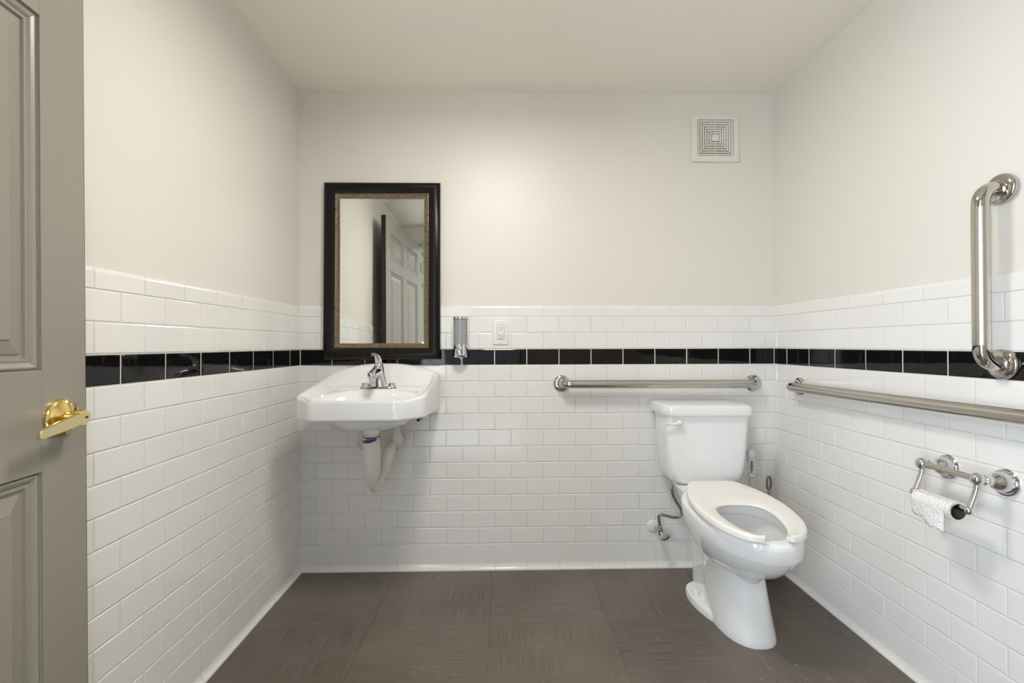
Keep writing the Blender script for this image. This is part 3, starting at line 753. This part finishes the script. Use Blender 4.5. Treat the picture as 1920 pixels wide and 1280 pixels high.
    # flush lever
    bm = bmesh.new(); pts = catmull([(1.722, -0.218, 0.7265), (1.709, -0.222, 0.724), (1.691, -0.223, 0.7205), (1.672, -0.223, 0.7225), (1.655, -0.224, 0.7285)], 5)
    n = len(pts); tube(bm, pts, [0.0125 - 0.0065 * min(1, i / (n * 0.45)) - 0.002 * i / n for i in range(n)], 16)
    ball(bm, (1.722, -0.218, 0.7265), 0.0135); lathe(bm, [(0.010, 0), (0.010, 0.018)], (1.722, -0.203, 0.7265), (0, -1, 0), 16)
    finish('flush_lever', bm, M['plastic'], root)
    bm = bmesh.new(); lathe(bm, [(0.016, 0), (0.016, 0.018), (0.012, 0.020), (0.010, 0.036)], (1.730, -0.085, 0.446), (0, 0, -1), 16); finish('inlet_nut', bm, M['greyplastic'], root)
toilet()

def supply():
    vx, vz = 1.692, 0.186
    root = thing('supply_valve', 'chrome supply valve with braided hose left of the toilet', 'valve', (vx, -0.02, vz))
    bm = bmesh.new(); lathe(bm, [(0.030, 0.0), (0.030, 0.003), (0.027, 0.007), (0.018, 0.010), (0.012, 0.011)], (1.674, -0.0, 0.196), (0, -1, 0), 32); finish('wall_plate', bm, M['plastic'], root)
    bm = bmesh.new(); tube(bm, [(1.682, -0.004, 0.193), (1.693, -0.062, 0.188)], 0.0085, 16); lathe(bm, [(0.011, -0.012), (0.011, 0.014)], (1.692, -0.055, 0.190), (0, 0, 1), 16)
    finish('body', bm, M['polish'], root)
    bm = bmesh.new()
    rs = []
    ax = Vector((0.25, -1, -0.25)).normalized(); c = Vector((1.700, -0.090, 0.180)); n_ = Vector((0, 0, 1)); n_ = (n_ - ax * n_.dot(ax)).normalized(); b_ = ax.cross(n_)
    for s, h in ((0.5, -0.006), (1.0, -0.005), (1.05, 0.0), (1.0, 0.005), (0.55, 0.007)):
        rs.append([c + ax * h + s * (0.014 * math.cos(a) * n_ + 0.023 * math.sin(a) * b_) * (1 + 0.06 * math.cos(8 * a)) for a in [2 * PI * k / 40 for k in range(40)]])
    rings(bm, rs, True, True, True); tube(bm, [(1.693, -0.06, 0.188), c], 0.006, 12)
    finish('handle', bm, M['chrome'], root)
    bm = bmesh.new()
    pts = catmull([(1.690, -0.052, 0.205), (1.687, -0.055, 0.232), (1.683, -0.058, 0.262), (1.690, -0.062, 0.273), (1.715, -0.066, 0.270), (1.745, -0.068, 0.262), (1.775, -0.068, 0.264), (1.787, -0.070, 0.280), (1.780, -0.073, 0.305), (1.760, -0.078, 0.335), (1.743, -0.082, 0.368), (1.736, -0.085, 0.400), (1.733, -0.085, 0.415)], 5)
    tube(bm, pts, 0.0062, 14); finish('hose', bm, M['hose'], root)
    bm = bmesh.new(); lathe(bm, [(0.008, 0), (0.0095, 0.004), (0.0095, 0.016), (0.008, 0.019)], (1.690, -0.052, 0.200), (0, 0, 1), 8); finish('ferrule', bm, M['dull'], root, smooth=False)
    bm = bmesh.new(); lathe(bm, [(0.008, 0), (0.0095, 0.004), (0.0095, 0.016), (0.008, 0.019)], (1.733, -0.085, 0.396), (0, 0, 1), 8); finish('ferrule', bm, M['dull'], root, smooth=False)
supply()

def plunger():
    px, py = 2.090, -0.115
    root = thing('toilet_brush', 'pale grey brush with knobbed handle standing behind the toilet', 'toilet brush', (px, py, 0))
    bm = bmesh.new(); tube(bm, [(px - 0.012, py, 0.03), (px + 0.003, py, 0.50)], 0.0105, 16); finish('handle', bm, M['greyplastic'], root)
    bm = bmesh.new(); prof = []
    for k in range(23):
        t = k / 22; h = 0.46 + 0.082 * t
        prof.append((0.0155 + 0.0018 * math.sin(t * PI * 9) + 0.002 * t, h))
    prof = [(0.0105, 0.455)] + prof + [(0.0195, 0.549), (0.0222, 0.560), (0.0220, 0.570), (0.0185, 0.580), (0.012, 0.587), (0.004, 0.590)]
    lathe(bm, prof, (px + 0.003, py, 0), (0, 0, 1), 24); finish('grip', bm, M['greyplastic'], root)
    bm = bmesh.new(); rs = []
    for w, d in ((0.0055, -0.0150), (0.0055, -0.0186), (0.003, -0.0190)):
        rs.append([(px + 0.003 + w * math.cos(a) * 0.866 + d * 0.5, py - w * math.cos(a) * 0.5 + d * 0.866, 0.512 + (0.030 + w - 0.0055) * math.sin(a)) for a in [2 * PI * k / 20 for k in range(20)]])
    rings(bm, rs, True, True, True); finish('slot', bm, mat('blue_grey_plastic', (0.10, 0.125, 0.14), 0.4), root)
    bm = bmesh.new(); lathe(bm, [(0.045, 0.0), (0.047, 0.01), (0.045, 0.05), (0.038, 0.12), (0.022, 0.135), (0.012, 0.137)], (px - 0.012, py, 0), (0, 0, 1), 32); finish('holder', bm, M['greyplastic'], root)
plunger()

def brush2():
    px, py = 2.197, -0.072
    root = thing('toilet_plunger', 'small plunger with steel loop handle and ribbed cup in the right corner', 'plunger', (px, py, 0))
    bm = bmesh.new(); lathe(bm, [(0.048, 0.003), (0.052, 0.006), (0.048, 0.012), (0.052, 0.018), (0.047, 0.024), (0.050, 0.030), (0.045, 0.037), (0.030, 0.055), (0.016, 0.07), (0.010, 0.09)], (px, py, 0), (0, 0, 1), 32); finish('cup', bm, mat('dark_ribbed_rubber', (0.05, 0.03, 0.02), 0.35), root)
    bm = bmesh.new()
    box(bm, (px - 0.0065, py - 0.0015, 0.07), (px + 0.0065, py + 0.0015, 0.392), 0.0008, 1); finish('rod', bm, M['dull'], root)
    bm = bmesh.new()    # flat strap bent into a loop, seen nearly edge on
    prof = []
    ax = Vector((0.888, 0.439, 0)).normalized(); wd_ = Vector((-0.439, 0.888, 0)).normalized(); c = Vector((px, py, 0.418))
    for k in range(25):
        a = -PI / 2 + 2 * PI * k / 24
        prof.append((c + ax * 0.0135 * math.cos(a) + Vector((0, 0, 0.031 * math.sin(a))), ax * math.cos(a) + Vector((0, 0, math.sin(a)))))
    rs = [[p - wd_ * 0.0055, p + wd_ * 0.0055, p + wd_ * 0.0055 + n * 0.0025, p - wd_ * 0.0055 + n * 0.0025] for p, n in prof]
    rings(bm, rs, True, True, True); finish('loop_handle', bm, M['dull'], root)
brush2()

# ------------------------------------------------------------------ paper holder and roll on the right wall
def paper():
    ya, yb = -0.868, -1.025; z = 0.712
    root = thing('paper_holder', 'chrome paper holder with ball ends on the right wall', 'paper holder', (W, (ya + yb) / 2, z))
    for y in (ya, yb):
        bm = bmesh.new()
        lathe(bm, [(0.0345, 0), (0.0345, 0.0035), (0.031, 0.006), (0.028, 0.006), (0.0265, 0.008), (0.0262, 0.016), (0.0235, 0.026), (0.018, 0.034), (0.013, 0.039), (0.0105, 0.044), (0.0105, 0.054), (0.0125, 0.058), (0.0125, 0.061), (0.0095, 0.064), (0.0095, 0.072)], (W, y, z - 0.008), (-1, 0, 0.12), 40)
        finish('post', bm, M['chrome'], root, sharp=30)
        bm = bmesh.new(); ball(bm, (W - 0.078, y, z + 0.002), 0.0165, 26); finish('ball', bm, M['chrome'], root)
        bm = bmesh.new()
        pts = catmull([(W - 0.078, y, z), (W - 0.080, y, z - 0.025), (W - 0.088, y, z - 0.050), (W - 0.100, y, z - 0.078)], 5)
        tube(bm, pts, 0.0075, 16); ball(bm, (W - 0.101, y, z - 0.080), 0.0115, 22); finish('arm', bm, M['chrome'], root)
    bm = bmesh.new(); tube(bm, [(W - 0.078, ya - 0.01, z + 0.002), (W - 0.078, yb + 0.01, z + 0.002)], 0.0085, 24); finish('crossbar', bm, M['steel'], root)
    bm = bmesh.new(); tube(bm, [(W - 0.101, ya, z - 0.080), (W - 0.101, yb, z - 0.080)], 0.0072, 20); finish('roller', bm, M['polish'], root)
    # roll: nearly empty, loose end hanging
    cx, cz = W - 0.104, z - 0.092; y0, y1 = -0.888, -1.000
    r = thing('paper_roll', 'thin white toilet paper roll hanging on the holder roller', 'paper roll', (cx, (y0 + y1) / 2, cz))
    bm = bmesh.new()
    outline = []
    n = 44
    for k in range(n + 1):
        a = PI * 0.75 - 2 * PI * 1.0 * k / n
        rad = 0.0262 + 0.0010 * math.sin(3 * a)
        outline.append((rad * math.cos(a), rad * math.sin(a)))
    ys = [y0 + (y1 - y0) * k / 16 for k in range(17)]
    rs = [[Vector((cx + px, y, cz + pz)) for px, pz in outline[:-1]] for y in ys]
    inn = lambda y: [Vector((cx + px * 0.80, y, cz + pz * 0.80)) for px, pz in outline[:-1]]
    rings(bm, [inn(y0)] + rs + [inn(y1)], True)
    finish('paper', bm, M['tissue'], r, sharp=60)
    bm = bmesh.new()     # loose sheet on the room side, ragged diagonal end
    rows = []
    N = 18
    for k in range(N + 1):
        y = y0 + (y1 + 0.012 - y0) * k / N; t = k / N
        ln = 0.030 + 0.026 * t + 0.004 * math.sin(t * 13) + 0.002 * math.sin(t * 31)
        col = []
        for s in range(13):
            q = s / 12
            if q < 0.5:
                a = math.radians(120 + 75 * q / 0.5); col.append(Vector((cx + 0.0280 * math.cos(a), y, cz + 0.0280 * math.sin(a))))
            else:
                qq = (q - 0.5) / 0.5
                col.append(Vector((cx - 0.0270 + 0.006 * qq * math.sin(t * 5 + 1), y, cz - 0.0072 - ln * qq)))
        rows.append(col)
    rings(bm, rows, False)
    so = finish('loose_sheet', bm, M['tissue'], r, sharp=80)
    md = so.modifiers.new('solid', 'SOLIDIFY'); md.thickness = 0.0008
    bm = bmesh.new(); lathe(bm, [(0.0208, 0), (0.0208, 0.1135), (0.0195, 0.1135), (0.0195, 0.0)], (cx, y0 + 0.0005, cz), (0, -1, 0), 32, False, False); c = finish('core', bm, M['core'], r); c['label'] = 'dark hollow core'
paper()

# ------------------------------------------------------------------ soap dispenser, outlet, fan grille
def dispenser():
    cx = 0.7600; zt = 1.198; y = 0.0
    root = thing('soap_dispenser', 'chrome and smoky plastic soap dispenser on the back wall', 'soap dispenser', (cx, 0, 1.0))
    def half(hw, dep, z, N=20):   # D-shaped section
        out = [Vector((cx - hw, 0.0, z)), Vector((cx - hw, -dep * 0.35, z))]
        for k in range(1, N): 
            a = PI * k / N; out.append(Vector((cx - hw * math.cos(a), -dep * 0.35 - dep * 0.65 * math.sin(a), z)))
        out += [Vector((cx + hw, -dep * 0.35, z)), Vector((cx + hw, 0.0, z))]
        return out
    bm = bmesh.new(); rings(bm, [half(0.0365, 0.062, zt - 0.012), half(0.0375, 0.064, zt - 0.011), half(0.0375, 0.064, zt - 0.001), half(0.0365, 0.063, zt)], True, True, True); finish('cap', bm, M['chrome'], root, sharp=30)
    bm = bmesh.new(); rings(bm, [half(0.0355, 0.060, 1.070), half(0.0355, 0.060, zt - 0.012)], True, True, True)
    ch = finish('chamber', bm, M['tank_glass'], root, sharp=30)
    for sx in (-1, 1):
        bm = bmesh.new(); box(bm, (cx + sx * 0.0345 - 0.0022, -0.045, 1.068), (cx + sx * 0.0345 + 0.0022, -0.0, zt - 0.012), 0.001)
        finish('side_rail', bm, M['plastic'], root)
    bm = bmesh.new(); rings(bm, [half(0.030, 0.050, 1.004), half(0.0375, 0.060, 1.008), half(0.0378, 0.068, 1.018), half(0.0370, 0.066, 1.068), half(0.0345, 0.060, 1.071)], True, True, True)
    finish('housing', bm, M['chrome'], root, sharp=30)
    bm = bmesh.new(); lathe(bm, [(0.0165, 0), (0.0165, 0.008), (0.0155, 0.012), (0.010, 0.014), (0.004, 0.0145)], (cx - 0.002, -0.058, 1.038), (0, -1, 0.1), 30); box(bm, (cx - 0.008, -0.069, 1.050), (cx + 0.004, -0.060, 1.074), 0.001)
    finish('button', bm, M['polish'], root, sharp=30)
    bm = bmesh.new(); lathe(bm, [(0.006, 0.0), (0.005, -0.006), (0.0014, -0.008), (0.0014, -0.036)], (cx + 0.003, -0.040, 1.006), (0, 0, 1), 12); finish('nozzle', bm, M['plastic'], root)
dispenser()

def outlet():
    cx, cz = 0.9475, 1.125
    root = thing('outlet', 'white double wall outlet on the back wall right of the soap dispenser', 'outlet', (cx, 0, cz))
    bm = bmesh.new(); P = lambda u, v, h: Vector((cx + u, -h, cz + v))
    vv = frame_loft(bm, (-0.0365, -0.059, 0.0365, 0.059), [(0.0, 0.0), (0.0, 0.003), (0.002, 0.0052), (0.005, 0.0062), (0.0195, 0.0064)], P)
    finish('plate', bm, M['plastic'], root, sharp=50)
    bm = bmesh.new(); box(bm, (cx - 0.0162, -0.0085, cz - 0.0335), (cx + 0.0162, -0.001, cz + 0.0335), 0.001); rec = finish('receptacle', bm, M['plastic'], root, sharp=50)
    bm = bmesh.new(); box(bm, (cx - 0.0172, -0.0064, cz - 0.0345), (cx + 0.0172, -0.0045, cz + 0.0345)); finish('gap', bm, M['slot'], root, smooth=False)
    bm = bmesh.new(); box(bm, (cx - 0.0172, -0.0062, cz - 0.055), (cx + 0.0172, -0.002, cz - 0.0346)); finish('plate_inset', bm, M['plastic'], root, smooth=False); bm = bmesh.new(); box(bm, (cx - 0.0172, -0.0062, cz + 0.0346), (cx + 0.0172, -0.002, cz + 0.055)); finish('plate_inset', bm, M['plastic'], root, smooth=False)
    for s, oz in ((1, 0.018), (1, -0.020)):
        for dx in (-0.0064, 0.0064):
            bm = bmesh.new(); box(bm, (cx + dx - 0.0011, -0.0089, cz + oz + 0.0005), (cx + dx + 0.0011, -0.0078, cz + oz + (0.0095 if dx < 0 else 0.0085))); finish('slot', bm, M['dark'], rec, smooth=False)
        bm = bmesh.new(); lathe(bm, [(0.0028, 0), (0.0028, 0.0012)], (cx, -0.0078, cz + oz - 0.0065), (0, -1, 0), 14); finish('ground_hole', bm, M['dark'], rec, smooth=False)
    for dx in (-0.006, 0.004):
        bm = bmesh.new(); box(bm, (cx + dx - 0.003, -0.0095, cz - 0.003), (cx + dx + 0.004, -0.0078, cz + 0.003), 0.0004); finish('test_button', bm, M['plastic'], rec, smooth=False)
    for s in (-1, 1):
        bm = bmesh.new(); lathe(bm, [(0.0032, 0), (0.0032, 0.0016), (0.002, 0.002)], (cx, -0.006, cz + s * 0.0485), (0, -1, 0), 14); scw = finish('screw', bm, M['plastic'], root)
        bm = bmesh.new(); box(bm, (cx - 0.0024, -0.0083, cz + s * 0.0485 - 0.0004), (cx + 0.0024, -0.0078, cz + s * 0.0485 + 0.0004)); finish('slot', bm, M['slot'], scw, smooth=False)
outlet()

def fan():
    cx, cz = 1.986, 2.0615
    root = thing('fan_grille', 'square white exhaust fan grille of nested louvers, high on the back wall', 'vent', (cx, PT, cz))
    y0 = PT
    P = lambda u, v, h: Vector((cx + u, y0 - h, cz + v))
    hw = 0.1155; hi = 0.0875
    M['fan'] = mat('fan_plastic', (0.75, 0.725, 0.67), 0.45)
    bm = bmesh.new(); frame_loft(bm, (-hw, -hw, hw, hw), [(0.0, 0.0), (0.0, 0.010), (0.0015, 0.0125), (0.004, 0.0135), (hw - hi, 0.0135), (hw - hi + 0.001, 0.003)], P); finish('frame', bm, M['fan'], root, smooth=False)
    bm = bmesh.new(); box(bm, (cx - hi, y0 - 0.002, cz - hi), (cx + hi, y0 - 0.0005, cz + hi)); finish('backing', bm, M['slot'], root, smooth=False)
    step = 0.01135
    for k in range(6):
        o = hi - 0.0032 - k * step; t = 0.0073
        bm = bmesh.new(); frame_loft(bm, (-o, -o, o, o), [(0.0, 0.003), (0.0, 0.0115), (0.001, 0.0135), (t - 0.002, 0.0128), (t, 0.011), (t, 0.003), (0.0, 0.003)], P); finish('louver', bm, M['fan'], root, smooth=False)
    o = hi - 0.0032 - 6 * step
    bm = bmesh.new(); vv = frame_loft(bm, (-o, -o, o, o), [(0.0, 0.003), (0.0, 0.0125), (0.001, 0.0135), (0.003, 0.0135), (0.0045, 0.012)], P); bm.faces.new(vv[-1]); finish('centre_plate', bm, M['fan'], root, smooth=False)
    bm = bmesh.new()
    for a in range(4):
        u = (1, 0) if a == 0 else (-1, 0) if a == 1 else (0, 1) if a == 2 else (0, -1)
        w = 0.0012
        lo = P(min(u[0] * o, u[0] * hi) - w * abs(u[1]), min(u[1] * o, u[1] * hi) - w * abs(u[0]), 0.0115); hi_ = P(max(u[0] * o, u[0] * hi) + w * abs(u[1]), max(u[1] * o, u[1] * hi) + w * abs(u[0]), 0.003)
        box(bm, (lo.x, lo.y, lo.z), (hi_.x, hi_.y, hi_.z))
    finish('rib', bm, M['fan'], root, smooth=False)
fan()

# ------------------------------------------------------------------ ceiling lamp (above the frame)
def lamp():
    root = thing('ceiling_light', 'round frosted flush ceiling light above the middle of the room', 'ceiling light', (LAMP[0], LAMP[1], H))
    bm = bmesh.new(); lathe(bm, [(0.190, 0), (0.190, 0.016), (0.182, 0.022)], (LAMP[0], LAMP[1], H), (0, 0, -1), 40); finish('base', bm, M['chrome'], root)
    bm = bmesh.new(); lathe(bm, [(0.178, 0.020), (0.176, 0.035), (0.165, 0.060), (0.14, 0.080), (0.10, 0.092), (0.01, 0.095)], (LAMP[0], LAMP[1], H), (0, 0, -1), 40); finish('diffuser', bm, M['lamp'], root)
lamp()
